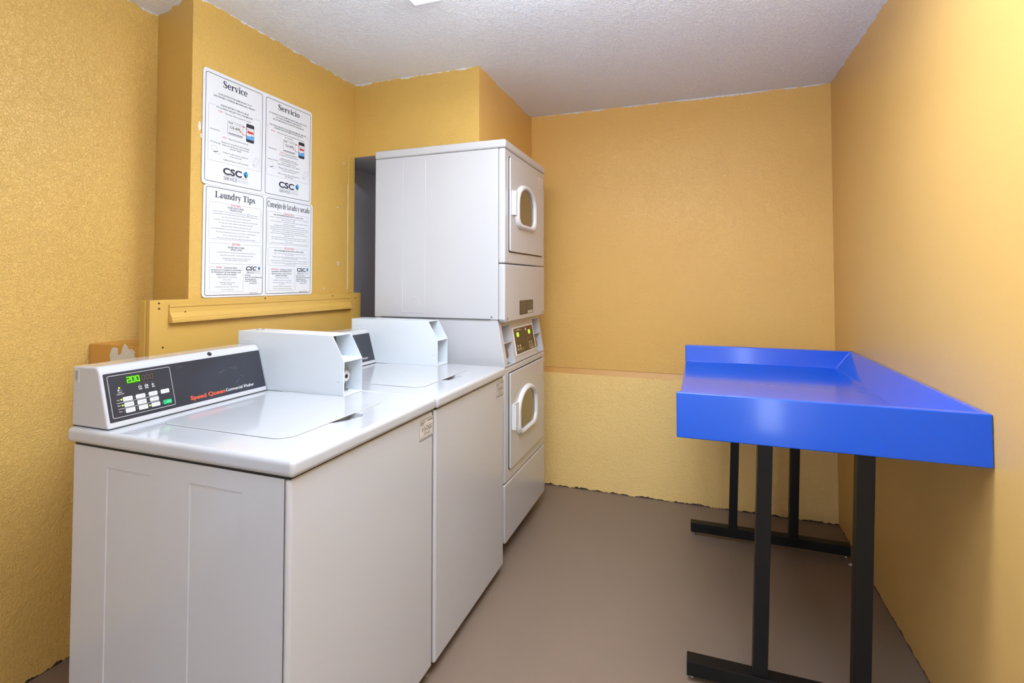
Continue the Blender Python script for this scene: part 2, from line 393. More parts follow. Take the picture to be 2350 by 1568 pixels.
TEXT_D = [
    (0.927, 0.989, 1.5870, 'LAVADORAS', 'R'),
    (0.868, 1.048, 1.5775, 'PARA OBTENER MEJORES RESULTADOS AL LAVAR LA ROPA', 'b'),
    (0.843, 1.076, 1.5670, '- Lavadoras de carga frontal - para mejores resultados, utilice 1/4 de taza de detergente', 's'),
    (0.914, 0.980, 1.5585, 'liquido de alto rendimiento', 's'),
    (0.846, 1.076, 1.5495, '- Lavadoras de carga superior - para obtener mejores resultados, utilice la cantidad de detergente', 's'),
    (0.923, 0.995, 1.5400, 'recomendada por el fabricante', 's'),
    (0.870, 1.054, 1.5320, '- Clasifique la ropa por color y tipo de tela. Mantenga la ropa blanca separada', 's'),
    (0.846, 1.076, 1.5235, '- Antes de lavar, asegurese de sacudir bien y no sobrecargue, compruebe que la ropa quede limpia', 's'),
    (0.847, 1.076, 1.5145, '- Vierta detergente liquido, suavizante o almidon directamente en la lavadora, no sobre la ropa', 's'),
    (0.858, 1.060, 1.5055, '- Colocar suavizante para ropa directamente sobre la ropa puede causar manchas', 's'),
    (0.850, 1.075, 1.4970, '- Controle la temperatura del agua para asegurarse de que coincida con la recomendada para', 's'),
    (0.931, 0.990, 1.4890, 'la tela y color de su ropa', 's'),
    (0.854, 1.073, 1.4795, '- Lea las instrucciones de lavado de la prenda para asegurarse de que se pueda lavar', 's'),
    (0.857, 1.069, 1.4710, '- Para obtener mejores resultados, coloque la ropa sin apretar en el interior', 's'),
    (0.940, 0.983, 1.4620, 'de la lavadora', 's'),
    (0.853, 1.074, 1.4540, '- Deje la tapa o puerta abierta cuando termine de lavar, para ayudar a conservar la lavadora', 's'),
    (0.932, 0.994, 1.4315, 'SECADORAS', 'R'),
    (0.875, 1.052, 1.4195, 'PARA OBTENER MEJORES RESULTADOS AL SECAR LA ROPA', 'b'),
    (0.867, 1.063, 1.4085, '- Cargue la ropa sin apretar dentro de la maquina para asegurarse de que se seque', 's'),
    (0.940, 0.989, 1.4025, 'de forma adecuada', 's'),
    (0.860, 1.071, 1.3925, '- Verifique y limpie el filtro de pelusas para mejorar el rendimiento de la secadora', 's'),
    (0.920, 1.012, 1.3865, 'y de esta manera ahorrar energia', 's'),
    (0.853, 1.078, 1.3760, '- Lea las instrucciones de lavado para asegurarse de que los articulos son adecuados', 's'),
    (0.858, 1.074, 1.3660, '- Lea las instrucciones de lavado de la prenda para asegurarse de que se pueda secar', 's'),
    (0.936, 0.998, 1.3595, 'en secadora comercial', 's'),
    (0.858, 0.901, 1.3370, 'ADVERTENCIA:', 'r'),
    (0.907, 0.980, 1.3365, 'Las lavadoras y secadoras', 'm'),
    (0.861, 0.978, 1.3285, 'comerciales no estan disenadas para las', 'm'),
    (0.861, 0.977, 1.3190, 'siguientes acciones, y podrian danar sus', 'm'),
    (0.884, 0.953, 1.3100, 'prendas y las maquinas.', 'm'),
    (0.882, 0.962, 1.3000, '- Aplicar blanqueador independiente', 's'),
    (0.865, 0.976, 1.2890, '- Utilizar tinturas de ropa', 's'),
    (0.865, 0.976, 1.2790, '- Intentar eliminar grasa o aceite de la', 's'),
    (0.905, 0.936, 1.2715, 'ropa o prendas', 's'),
    (0.868, 0.976, 1.2615, '- Intentar lavar alfombras o edredones grandes', 's'),
    (0.865, 0.980, 1.2515, '- Usar materiales extranos', 's'),
    (1.005, 1.063, 1.3095, 'Para solicitar servicio,', 'm'),
    (1.006, 1.094, 1.3010, 'utilice la aplicacion CSC Service Request', 'm'),
    (1.006, 1.064, 1.2930, 'visite www.cscsw.com', 'm'),
    (1.006, 1.075, 1.2850, 'o llame al 1-877-264-6622', 'm'),
    (1.030, 1.068, 1.2760, 'Descargar aqui', 'n'),
    (1.026, 1.076, 1.2360, 'Aplicacion CSC Service', 'n'),
]
# ------------------------------------------------------------------ materials
M = {}
M['must'] = plaster('mustard_plaster', lin(224, 186, 108), lin(208, 170, 92), 118, 0.75, 0.0035, 0.35)
M['must2'] = plaster('mustard_plaster_chase', lin(212, 174, 92), lin(202, 162, 82), 105, 0.6, 0.003, 0.40)
M['warm'] = plaster('warm_plaster', lin(230, 184, 104), lin(222, 174, 92), 120, 0.6, 0.0028, 0.36)
M['pale'] = plaster('pale_yellow_plaster', lin(250, 214, 140), lin(243, 204, 128), 85, 0.7, 0.004, 0.40)
M['right'] = plaster('smooth_warm_plaster', lin(220, 178, 108), lin(212, 170, 98), 46, 0.18, 0.002, 0.42, knock=0.3)
M['ledge'] = plaster('ledge_paint', lin(198, 144, 66), lin(204, 152, 74), 30, 0.2, 0.003, 0.45, edge=False)
M['ceil'] = plaster('white_ceiling', lin(238, 244, 254), lin(232, 238, 250), 85, 0.9, 0.004, 0.36, edge=False)
M['grey'] = plaster('grey_plaster', lin(205, 208, 222), lin(196, 198, 212), 120, 0.3, 0.002, 0.6, edge=False)
M['white_wall'] = plaster('white_plaster', lin(225, 225, 228), lin(218, 218, 222), 60, 0.3, 0.003, 0.5, edge=False)
M['floor'] = mat('brown_floor', lin(128, 110, 96), 0.42, bump=(9, 0.05, 0.01), var=(3.5, 0.07), spec=0.4)
M['enamel'] = mat('white_enamel', lin(190, 191, 196), 0.20, coat=0.35, bump=(260, 0.03, 0.0006))
M['enamel2'] = mat('white_enamel_top', lin(183, 185, 191), 0.14, coat=0.5)
M['plastic'] = mat('white_plastic', lin(216, 218, 222), 0.35)
M['coin'] = mat('pale_grey_enamel', lin(212, 220, 228), 0.28, coat=0.2)
M['shade'] = mat('dark_grey_metal', lin(96, 100, 102), 0.45)
M['black'] = mat('black_gap', lin(22, 22, 24), 0.6)
M['slate'] = mat('charcoal_panel', lin(42, 46, 56), 0.30, coat=0.15, var=(14, 0.12))
M['navy'] = mat('navy_ink', lin(26, 32, 54), 0.6)
M['ink'] = mat('black_ink', lin(34, 38, 48), 0.6)
M['grey_ink'] = mat('grey_ink', lin(120, 124, 134), 0.6)
M['lgrey_ink'] = mat('light_grey_ink', lin(168, 172, 180), 0.6)
M['red_ink'] = mat('red_ink', lin(196, 56, 60), 0.6)
M['orange_ink'] = mat('orange_red_ink', lin(232, 84, 52), 0.5)
M['white_ink'] = mat('white_ink', lin(230, 232, 236), 0.5)
M['btn'] = mat('light_grey_key', lin(206, 208, 214), 0.45)
M['green_key'] = mat('green_key', lin(10, 176, 104), 0.4)
M['led'] = mat('green_led', lin(90, 230, 30), 0.4, emis=(0.22, 1.0, 0.03, 1), estr=1.5)
M['ledbg'] = mat('green_led_window', lin(8, 60, 6), 0.3, emis=(0.005, 0.22, 0.0, 1), estr=0.6)
M['leddot'] = mat('yellow_green_lamp', lin(160, 220, 50), 0.4, emis=(0.42, 0.9, 0.05, 1), estr=1.0)
M['leddark'] = mat('unlit_led_window', lin(46, 38, 34), 0.3)
M['sign'] = mat('white_sign_plastic', lin(214, 218, 226), 0.35)
M['b1'] = mat('logo_blue', lin(30, 118, 190), 0.5); M['b2'] = mat('logo_cyan', lin(70, 170, 215), 0.5)
M['b3'] = mat('logo_teal', lin(40, 150, 130), 0.5); M['b4'] = mat('logo_navy', lin(10, 40, 78), 0.5)
M['sky'] = mat('screen_blue', lin(90, 160, 220), 0.5)
M['blue'] = mat('blue_gelcoat', lin(0, 82, 208), 0.15, coat=0.25, spec=0.4)
M['steel_black'] = mat('black_steel', lin(12, 12, 14), 0.45, bump=(200, 0.1, 0.001), spec=0.3)
M['chrome'] = mat('chrome', lin(200, 202, 205), 0.2, 1.0)
M['brass'] = mat('dull_metal', lin(150, 146, 138), 0.35, 0.9)
M['board'] = mat('mustard_gloss_board', lin(196, 158, 80), 0.34, bump=(70, 0.10, 0.002), var=(5, 0.05))
M['bolt'] = mat('dark_screw', lin(70, 52, 30), 0.5, 0.5)
M['patch'] = plaster('bare_white_plaster', lin(226, 224, 218), lin(200, 192, 176), 60, 0.5, 0.004, 0.7, edge=False)
M['brown_panel'] = mat('brown_panel', lin(74, 58, 40), 0.35)
M['beige_ink'] = mat('beige_ink', lin(186, 170, 142), 0.5)
M['plate'] = mat('dark_rating_plate', lin(70, 62, 52), 0.4)
M['decal'] = mat('clear_label', lin(205, 200, 194), 0.4)
M['glass'] = mat('smoked_glass', lin(70, 60, 44), 0.07, spec=0.9, coat=0.6)
M['emit'] = mat('lit_diffuser', (1, 1, 1, 1), 0.5, emis=(0.90, 0.95, 1, 1), estr=9)

# ------------------------------------------------------------------ setting
RX = 1.505; PX = -0.931; LX = -1.208; FY = 2.282; SY = 1.430; SZ = 1.956; YB = -2.1
struct(MB().box(-1.45, RX+0.12, YB-0.1, 2.45, -0.08, 0.0).obj('floor', M['floor'], smooth=False), 'smooth brown painted concrete floor')
struct(MB().box(-1.45, RX+0.12, YB-0.1, 2.45, CZ, CZ+0.08).obj('ceiling', M['ceil'], smooth=False), 'white textured plaster ceiling')
struct(MB().box(RX, RX+0.1, YB-0.1, 2.40, 0.0, CZ).obj('wall_right', M['right'], smooth=False), 'warm yellow plaster wall on the right, behind the blue table')
far = MB().prism([(FY+0.12, 0.0), (FY-0.014, 0.0), (FY-0.014, 0.706), (FY+0.004, 0.740), (FY+0.12, 0.740)], 'x', -1.45, RX, 0)
fo = struct(far.obj('wall_far', [M['pale'], M['ledge']], smooth=False), 'pale yellow lower part of the far wall, standing proud under a bevelled ledge')
for p in fo.data.polygons:
    if abs(p.normal.z) > 0.2 and p.center.z > 0.7: p.material_index = 1
struct(MB().box(-1.45, RX, FY, FY+0.12, 0.740, CZ).obj('wall_far', M['warm'], smooth=False), 'ochre upper part of the far wall beside the dryers')
# left wall, near part, up to the chase; a doorway lets daylight in beyond the frame
lw = MB().box(LX-0.12, LX, -0.80, 0.56, 0.0, CZ).box(LX-0.12, LX, YB, -1.80, 0.0, CZ).box(LX-0.12, LX, -1.80, -0.80, 2.06, CZ)
struct(lw.obj('wall_left', M['must'], smooth=False), 'mustard knock-down plaster wall at far left')
ch = MB().prism([(LX-0.12, 0.56), (LX, 0.545), (PX, 0.48), (PX, SY), (-1.11, SY), (LX-0.12, SY)], 'z', 0.0, CZ)
chase = struct(ch.obj('wall_left', M['must2'], smooth=False), 'mustard wall projecting with the laundry signs on it')
lg = MB().prism([(LX, 0.322), (-0.934, 0.322), (-0.934, 0.49), (LX, 0.55)], 'z', 0.0, 1.064, 0.004)
ledge = struct(lg.obj('trim_1', M['ledge']), 'low plaster ledge at the foot of the projecting wall')
struct(MB().box(-1.25, -1.11, SY, FY, 0.0, SZ).obj('wall_alcove', M['grey'], smooth=False), 'unpainted grey side wall of the alcove behind the dryers')
so = MB().box(-1.25, -0.190, SY, FY, SZ, CZ).obj('wall_soffit', [M['must2'], M['grey'], M['warm']], smooth=False)
for p in so.data.polygons:
    if p.normal.z < -0.5: p.material_index = 1
    elif p.normal.x > 0.5: p.material_index = 2
struct(so, 'boxed soffit hanging from the ceiling above the dryers')
ct = MB().box(PX-0.002, PX+0.0035, SY-0.048, SY+0.0015, 1.222, SZ+0.002, 0.0015)
struct(ct.obj('trim_2', M['must2']), 'narrow painted corner strip at the end of the projecting wall')
ct = MB().box(PX-0.001, PX+0.0015, SY-0.052, SY-0.049, 1.24, 1.80)
struct(ct.obj('trim_3', M['patch']), 'hairline of bare white plaster along the corner strip')
# rear wall behind the camera: white, with a door standing ajar to daylight
rw = MB().box(-1.45, 1.25, YB-0.1, YB, 0.0, CZ).box(1.25, 1.42, YB-0.1, YB, 2.02, CZ).box(1.42, RX, YB-0.1, YB, 0.0, CZ)
struct(rw.obj('wall_rear', M['white_wall'], smooth=False), 'white wall behind the camera')

# chips of bare plaster
def chip(parent, F, c, r, m, n=11, th=0.0012, sq=1.0):
    ps = [(c[0]+r*random.uniform(.6, 1.15)*math.cos(2*PI*i/n), c[1]+r*sq*random.uniform(.6, 1.15)*math.sin(2*PI*i/n)) for i in range(n)]
    b = MB(); b.loft([[F(u, v, -0.0004) for u, v in ps], [F(u, v, th) for u, v in ps]], caps=True)
    o = b.raw('plaster_chip', m, smooth=False); o.parent = parent; return o
FP = lambda y, z, d: (PX+d, y, z)
for c, r, q in (((0.512, 1.868), 0.008, 2.6), ((0.520, 1.832), 0.006, 1.6), ((1.298, 1.668), 0.008, .6), ((1.305, 1.375), 0.009, 1.3), ((1.20, 1.247), 0.007, .6), ((1.345, 1.905), 0.004, 2)):
    chip(chase, FP, c, r, M['patch'], sq=q)
FL = lambda x, z, d: (x, 0.322-d, z)
o = chip(ledge, FL, (-1.005, 1.025), 0.055, M['patch'], 17, 0.002, .75); o.name = 'plaster_patch'; o['label'] = 'bare white filled patch where the paint has come off'
o = chip(ledge, FL, (-1.075, 1.022), 0.028, M['patch'], 13, 0.0015, 1.2)

# ceiling fixture
t = thing('ceiling_light', 'long white fluorescent ceiling light, one corner just showing at the top edge', 'ceiling light', (0.48, 0.575, CZ))
MB().box(-0.135, 1.095, 0.395, 0.755, 2.334, CZ-0.0005, 0.004).obj('housing', M['plastic'], t)
MB().prism([(0.400, 2.334), (0.745, 2.334), (0.735, 2.296), (0.715, 2.280), (0.430, 2.280), (0.410, 2.296)], 'x', -0.130, 1.090, 0.003).obj('diffuser', M['emit'], t)

# ------------------------------------------------------------------ wooden cover board
bt = thing('cover_board', 'mustard painted wooden cover board with a moulding, on the wall behind the washers', 'wall panel', (PX, 0.306, 0.70))
MB().box(PX+0.0005, -0.9035, 0.306, 1.432, 0.70, 1.219, 0.0012).obj('backing_board', M['board'], bt)
MB().box(-0.903, -0.8865, 0.310, 1.352, 0.70, 1.221, 0.0015).obj('board', M['board'], bt)
pr = [(-0.8862, 1.205), (-0.8795, 1.204), (-0.8790, 1.196), (-0.8815, 1.193), (-0.8800, 1.176), (-0.8730, 1.166), (-0.8690, 1.160), (-0.8690, 1.154), (-0.8655, 1.152), (-0.8655, 1.142), (-0.8862, 1.142)]
MB().prism(pr, 'y', 0.374, 1.340, 0.0006, 1).obj('moulding', M['board'], bt)
MB().box(-0.886, -0.8785, 1.340, 1.364, 0.70, 1.219, 0.001).obj('batten', M['board'], bt)
MB().box(-0.903, -0.881, 1.366, 1.400, 0.70, 1.223, 0.001).obj('batten', M['board'], bt)
MB().box(-0.903, -0.889, 1.402, 1.440, 0.70, 1.221, 0.001).obj('batten', M['board'], bt)
for y, z in ((0.340, 1.210), (0.341, 1.192), (0.356, 1.060), (0.430, 1.176), (0.79, 1.213), (1.21, 1.211)):
    xx = -0.8865 if not (y == 0.430) else -0.8808
    MB().cyl((y, z), 0.0032, xx-0.001, xx+0.0016, 'x', 10).obj('screw', M['bolt'], bt)
MB().cyl((1.383, 1.195), 0.003, -0.8812, -0.8795, 'x', 10).obj('screw', M['bolt'], bt)

# ------------------------------------------------------------------ signs
SM = [M['navy'], M['red_ink'], M['ink'], M['lgrey_ink'], M['b1'], M['b2'], M['b3'], M['b4'], M['grey_ink'], M['sky'], M['sign']]
SX = PX+0.0055
FS = lambda y, z, d: (SX+d, y, z)
def lines(ink, data):
    H = {'b': (0.0068, 2, .012), 'n': (0.0064, 2, 0), 's': (0.0050, 8, 0), 'm': (0.0062, 2, 0.012), 'r': (0.0066, 1, 0), 'R': (0.0098, 1, 0.0)}
    for a, b, z, t, k in data:
        h, mi, bo = H[k]; ink.text(t, a, b, z, h, mi, bo)
def brk(ink, a0, a1, b0, b1, g0, g1, mi=8, wd=0.0007, r=0.006):
    """thin rounded frame with a gap in its top side"""
    p = rrect(a0, a1, b0, b1, r); k = [q for q in p]
    # start after the gap, going round
    top = b1; seq = [(g0, top)] + p[5:] + p[:5] + [(g1, top)]
    ink.ribbon(seq, wd, mi)
def sign(name, label, z0, z1, y0=0.5215, y1=1.098):
    t = thing(name, label, 'sign', (PX, (y0+y1)/2, z0))
    MB().prism(rrect(y0, y1, z0, z1, 0.014, 5), 'x', PX+0.0012, SX, 0.0006, 1).obj('sheet', M['sign'], t)
    return t
t = sign('service_sign', 'upper white sign headed Service and Servicio, on the wall above the board', 1.6535, 2.0985)
bd = Ink(FS); bd.frame(0.532, 0.800, 1.668, 2.084, 0.009, 0.0021); bd.frame(0.819, 1.088, 1.6645, 2.083, 0.009, 0.0021)
bd.obj('printed_border', SM, t, 'thin navy frame lines')
hd = Ink(FS); serif(hd, 'Service', 0.606, 0.722, 2.0465, 0.0265); hd.obj('heading', SM, t, 'bold dark heading Service')
hd = Ink(FS); serif(hd, 'Servicio', 0.886, 1.016, 2.0470, 0.0245); hd.obj('heading', SM, t, 'bold dark heading Servicio')
tx = Ink(FS); lines(tx, TEXT_A); lines(tx, TEXT_B)
brk(tx, 0.545, 0.790, 1.749, 1.966, 0.571, 0.758); brk(tx, 0.826, 1.079, 1.747, 1.964, 0.837, 1.067)
tx.obj('lettering', SM, t, 'small printed instructions in dark and red')
lo = Ink(FS)
logo(lo, 0.612, 0.700, 1.7190, 0.0255, 1.7028, 1.6905, 0.0135, 0.677, (0.706, 0.730, 1.706, 1.737), wu=0.728)
lo.obj('emblem', SM, t, 'black letters over a thin rule, with a faceted blue and teal shield'); lo = Ink(FS)
logo(lo, 0.896, 0.986, 1.7170, 0.0255, 1.7010, 1.6885, 0.0135, 0.962, (0.993, 1.017, 1.705, 1.735), wu=1.011)
lo.obj('emblem', SM, t, 'black letters over a thin rule, with a faceted blue and teal shield')
for (p0, p1, q0, q1, lp, hs) in ((0.630, 0.701, 0.718, 0.758, 0.558, 0.752), (0.919, 0.992, 1.012, 1.050, 0.834, 1.040)):
    k = Ink(FS); k.frame(p0, p1, 1.868, 1.922, 0.004, 0.0009, 2)
    k.text('CSC', p0+0.003, p0+0.016, 1.9155, 0.006, 2, 0.03); k.rect(p0+0.018, p0+0.022, 1.9130, 1.9185, 2)
    k.text('ServiceWorks', p0+0.034, p1-0.003, 1.9160, 0.0042, 2)
    k.rect(p0+0.008, p1-0.006, 1.9075, 1.9081, 3)
    k.text('123-APP', p0+0.011, p1-0.012, 1.8990, 0.0105, 2, 0.015)
    k.text('For Service: 1-877', p0+0.012, p1-0.014, 1.8870, 0.0030, 8)
    k.rect(p0+0.004, p1-0.004, 1.8705, 1.8765, 3)
    for i in range(22): k.rect(p0+0.004+i*0.003, p0+0.0052+i*0.003, 1.8705, 1.8765, 8, 0.0005)
    k.obj('tag_picture', SM, t, 'printed picture of a machine number tag')
    k = Ink(FS); k.poly(rrect(q0, q1, 1.8600, 1.9360, 0.005), 2); k.rect(q0+0.002, q1-0.002, 1.8720, 1.9200, 10, 0.0005)
    k.rect(q0+0.002, q1-0.002, 1.8720, 1.8860, 9, 0.0007); k.rect(q0+0.022, q1-0.004, 1.8850, 1.8885, 4, 0.0009)
    k.rect(q0+0.006, q1-0.004, 1.8970, 1.9065, 1, 0.0007); k.text('123-APP', q0+0.009, q1-0.007, 1.9018, 0.0055, 0, 0)
    k.rect(q0+0.006, q1-0.012, 1.9120, 1.9126, 8, 0.0007); k.rect(q0+0.006, q1-0.010, 1.9150, 1.9156, 8, 0.0007)
    k.rect(q0+0.006, q1-0.008, 1.8920, 1.8926, 8, 0.0007)
    k.obj('phone_picture', SM, t, 'printed picture of a black phone with a blue screen')
    k = Ink(FS, 0.0011)
    k.ribbon([(p1+0.003, 1.9165), (p1+0.012, 1.9160), (q0+0.004, 1.9125), (q0+0.012, 1.9070)], 0.0016, 1)
    k.poly([(p1-0.001, 1.9190), (p1+0.006, 1.9200), (p1+0.005, 1.9125)], 1)
    k.ribbon([(p1-0.010, 1.8920), (p1-0.002, 1.8865), (p1+0.006, 1.8840), (q0, 1.8850)], 0.0016, 1)
    k.poly([(p1-0.016, 1.8950), (p1-0.008, 1.8960), (p1-0.010, 1.8885)], 1)
    k.obj('red_arrows', SM, t, 'two curved red arrows')
    k = Ink(FS)
    a = lp
    k.ribbon([(a, 1.8060), (a+0.021, 1.8085), (a+0.028, 1.7885), (a+0.008, 1.7845)], 0.0007, 8, True)
    k.poly([(a+0.009, 1.7845), (a+0.014, 1.7815), (a+0.031, 1.7870), (a+0.028, 1.7895)], 8)
    k.ribbon([(a+0.008, 1.7845), (a+0.030, 1.7760), (a+0.046, 1.7865), (a+0.028, 1.7885)], 0.0007, 8, True)
    k.obj('laptop_picture', SM, t, 'line drawing of a laptop')
    k = Ink(FS); b_ = hs
    k.ribbon([(b_+0.018, 1.8030), (b_+0.030, 1.8025), (b_+0.034, 1.7980), (b_+0.016, 1.7640), (b_+0.010, 1.7620), (b_+0.002, 1.7650), (b_, 1.7700), (b_+0.013, 1.8000)], 0.0008, 8, True)
    k.ribbon([(b_+0.017, 1.7980), (b_+0.027, 1.7970), (b_+0.018, 1.7790), (b_+0.008, 1.7800)], 0.0005, 3, True)
    k.poly(rrect(b_+0.005, b_+0.010, 1.7690, 1.7735, 0.002), 8)
    k.obj('handset_picture', SM, t, 'line drawing of a cordless handset')

t = sign('laundry_tips_sign', 'lower white sign headed Laundry Tips, its bottom edge just above the board', 1.2215, 1.6530, 0.5300, 1.110)
bd = Ink(FS); bd.frame(0.5405, 0.8110, 1.230, 1.6465, 0.009, 0.0021); bd.frame(0.828, 1.098, 1.2305, 1.6455, 0.009, 0.0021)
bd.obj('printed_border', SM, t, 'thin navy frame lines')
hd = Ink(FS); serif(hd, 'Laundry Tips', 0.578, 0.768, 1.6085, 0.0250); hd.obj('heading', SM, t, 'bold navy heading Laundry Tips')
hd = Ink(FS); serif(hd, 'Consejos de lavado y secado', 0.832, 1.088, 1.6075, 0.0255); hd.obj('heading', SM, t, 'narrow navy heading Consejos de lavado y secado')
tx = Ink(FS); lines(tx, TEXT_C); lines(tx, TEXT_D)
brk(tx, 0.554, 0.799, 1.448, 1.590, 0.644, 0.703); brk(tx, 0.837, 1.083, 1.447, 1.589, 0.921, 0.996)
brk(tx, 0.558, 0.802, 1.353, 1.433, 0.650, 0.708); brk(tx, 0.842, 1.088, 1.353, 1.432, 0.923, 1.001)
brk(tx, 0.560, 0.713, 1.243, 1.340, 0.578, 0.697); brk(tx, 0.845, 0.998, 1.243, 1.3385, 0.850, 0.988)
for c in ((0.733, 1.557), (0.989, 1.558)):
    tx.ribbon([(c[0]-0.004, c[1]-.002), (c[0]-0.003, c[1]+0.004), (c[0]+0.002, c[1]+0.005), (c[0]+0.005, c[1]+.001)], 0.0016, 4)
    tx.ribbon([(c[0]+0.004, c[1]-.003), (c[0], c[1]-0.005), (c[0]-0.004, c[1]-0.004)], 0.0016, 0)
tx.obj('lettering', SM, t, 'small printed laundry advice in grey, dark and red')
lo = Ink(FS)
logo(lo, 0.726, 0.781, 1.3380, 0.0155, 1.3272, 1.3200, 0.0082, 0.767, (0.786, 0.800, 1.330, 1.347), slant=0.25, wu=0.799)
lo.obj('emblem', SM, t, 'small slanted black letters over a thin rule, with a faceted blue shield'); lo = Ink(FS)
logo(lo, 1.010, 1.066, 1.3375, 0.0155, 1.3275, 1.3195, 0.0082, 1.052, (1.071, 1.085, 1.330, 1.347), slant=0.0, wu=1.084)
lo.obj('emblem', SM, t, 'small black letters over a thin rule, with a faceted blue shield')

# ------------------------------------------------------------------ washers
W = 0.626
UPX, UPZ = -0.2691, 0.9631
FD = lambda y, v, d: (-0.594+UPX*v+UPZ*d, y, 0.904+UPZ*v-UPX*d)
DM = [M['white_ink'], M['orange_ink'], M['slate'], M['btn'], M['green_key'], M['led'], M['ledbg'], M['leddot'], M['leddark'], M['grey_ink'], M['ink']]
def idtag(parent, y0, y1, z0, z1, x, code, big=True):
    F = lambda y, z, d: (x+0.0006+d, y, z)
    o = MB().prism(rrect(y0, y1, z0, z1, 0.003), 'x', x+0.0001, x+0.0006).obj('id_tag', M['decal'], parent)
    o['label'] = 'small framed machine number label'
    k = Ink(F, 0.0002); mm = [M['ink'], M['grey_ink']]; wy = y1-y0; hz = z1-z0; Y = lambda f: y0+wy*f; Z = lambda f: z0+hz*f
    k.frame(y0+0.001, y1-0.001, z0+0.001, z1-0.001, 0.003, 0.0013 if big else 0.001)
    k.text('CSC', Y(.07), Y(.32), Z(.86), hz*.12, 0, 0.03); k.rect(Y(.36), Y(.39), Z(.81), Z(.92))
    k.text('ServiceWorks', Y(.58), Y(.95), Z(.885), hz*.09, 0, 0.03); k.text('SERVICE', Y(.08), Y(.30), Z(.755), hz*.055, 0)
    k.rect(Y(.25), Y(.85), Z(.69), Z(.70)); k.text(code, Y(.17), Y(.90), Z(.535), hz*.20, 0, 0.012)
    k.rect(Y(.25), Y(.85), Z(.375), Z(.385)); k.text('1-877-264-6622', Y(.30), Y(.75), Z(.29), hz*.085, 0, 0.01)
    k.rect(Y(.12), Y(.90), Z(.215), Z(.225)); k.text('ServiceWorks Service Request App', Y(.08), Y(.94), Z(.12), hz*.07, 1, 0.02)
    if big: k.rect(Y(.05), Y(.95), Z(.045), Z(.07), 1)
    k.obj('tag_print', mm, o)
def make_washer(label, oy):
    t = thing('washing_machine', label, 'washing machine', (0, oy, 0), 'coin operated top loading washers side by side')
    A = lambda b, n, m, p=t: settle2(b.raw(n, m), p)
    def settle2(o, p): o.parent = p; return o
    # cabinet with two pressed panels in its side
    dx = [-.715, -.587, -.5855, -.4265, -.425, -.299, -.2975, -.1385, -.137, -.018]; dz = [0.039, 0.8135, 0.815, 0.8600]
    def depth(x, z):
        inn = (-.586 < x < -.426) or (-.298 < x < -.138)
        return 0.0022 if (inn and z < 0.814) else 0.0
    g = MB(); bm = g.bm
    gv = [[bm.verts.new((x, 0.003+depth(x, z), z)) for z in dz] for x in dx]
    for i in range(len(dx)-1):
        for j in range(len(dz)-1): bm.faces.new((gv[i][j], gv[i+1][j], gv[i+1][j+1], gv[i][j+1]))
    bmesh.ops.recalc_face_normals(bm, faces=bm.faces)
    for f in bm.faces:
        if f.normal.y > 0: f.normal_flip()
    side = A(g, 'side_panel', M['enamel'])
    A(MB().box(-.715, -.018, 0.008, W-0.002, 0.039, 0.8600, 0.002), 'cabinet', M['enamel'])
    A(MB().box(-.0175, 0.0, 0.0, W, 0.039, 0.8605, 0.0085, 4), 'front_panel', M['enamel'])
    A(MB().box(-.712, -.004, 0.004, W-0.003, 0.8600, 0.8658), 'seam_gap_shade', M['black'])  # black strip painting the shade in the open gap under the worktop
    # worktop with a thumb scoop in front of the lid
    wt = MB().box(-.735, 0.012, -0.006, W, 0.8655, 0.904, 0.012, 4).raw('worktop', M['enamel2'])
    sc = MB(); sc.loft([[(-0.135, 0.255, 0.9045), (-0.092, 0.255, 0.9045), (-0.092, 0.256, 0.906), (-0.135, 0.256, 0.906)],
                        [(-0.135, 0.355, 0.8880), (-0.078, 0.350, 0.8880), (-0.072, 0.350, 0.906), (-0.135, 0.355, 0.906)],
                        [(-0.135, 0.368, 0.8900), (-0.090, 0.366, 0.8900), (-0.084, 0.368, 0.906), (-0.135, 0.372, 0.906)]], caps=True)
    modify(wt, [sc]); wt.parent = t
    lp = rrect(-.545, -.112, .100, .522, .045, 7)
    # rear corners square
    A(MB().prism(lp, 'z', 0.9040, 0.9066, 0.0016, 3), 'lid', M['enamel2'])
    # control housing
    hp = [(-.738, .9045), (-.5935, .9045), (-.6330, 1.0445), (-.6360, 1.0520), (-.6440, 1.0600), (-.6540, 1.0630), (-.738, 1.0600)]
    A(MB().prism(hp, 'y', 0.008, 0.521, 0.006, 4), 'control_housing', M['enamel2'])
    A(MB().box(-.736, -.594, 0.010, 0.520, 0.9036, 0.9050), 'gasket', M['black'])
    A(MB().cyl((0.328, 0), 0.0068, -0.001, 0.001, 'x', 16), 'bung', M['black']).data.transform(Matrix.Translation(Vector((-0.6370, 0, 1.0545))) @ Matrix.Rotation(math.radians(-45), 4, 'Y'))
    dpz = Ink(FD, 0.0006); dpz.poly(rrect(0.0155, 0.5165, 0.0165, 0.1440, 0.003), 2)
    # thin slab behind the print
    def inkobj(k, n, lab=None):
        me = bpy.data.meshes.new(n); k.bm.to_mesh(me); k.bm.free()
        for m in DM: me.materials.append(m)
        o = bpy.data.objects.new(n, me); COL.objects.link(o); o.parent = t
        if lab: o['label'] = lab
        return o
    sl = MB(); pp = rrect(0.0155, 0.5165, 0.0165, 0.1440, 0.003)
    sl.loft([[FD(u, v, -0.001) for u, v in pp], [FD(u, v, 0.0006) for u, v in pp]], caps=True); dpz.bm.free()
    dp = A(sl, 'display_panel', M['slate'])
    k = Ink(FD, 0.0008); k.frame(0.0245, 0.1920, 0.0265, 0.1365, 0.004, 0.0013)
    k.frame(0.0245, 0.1920, 0.0265, 0.1365, 0.004, 0.0013)
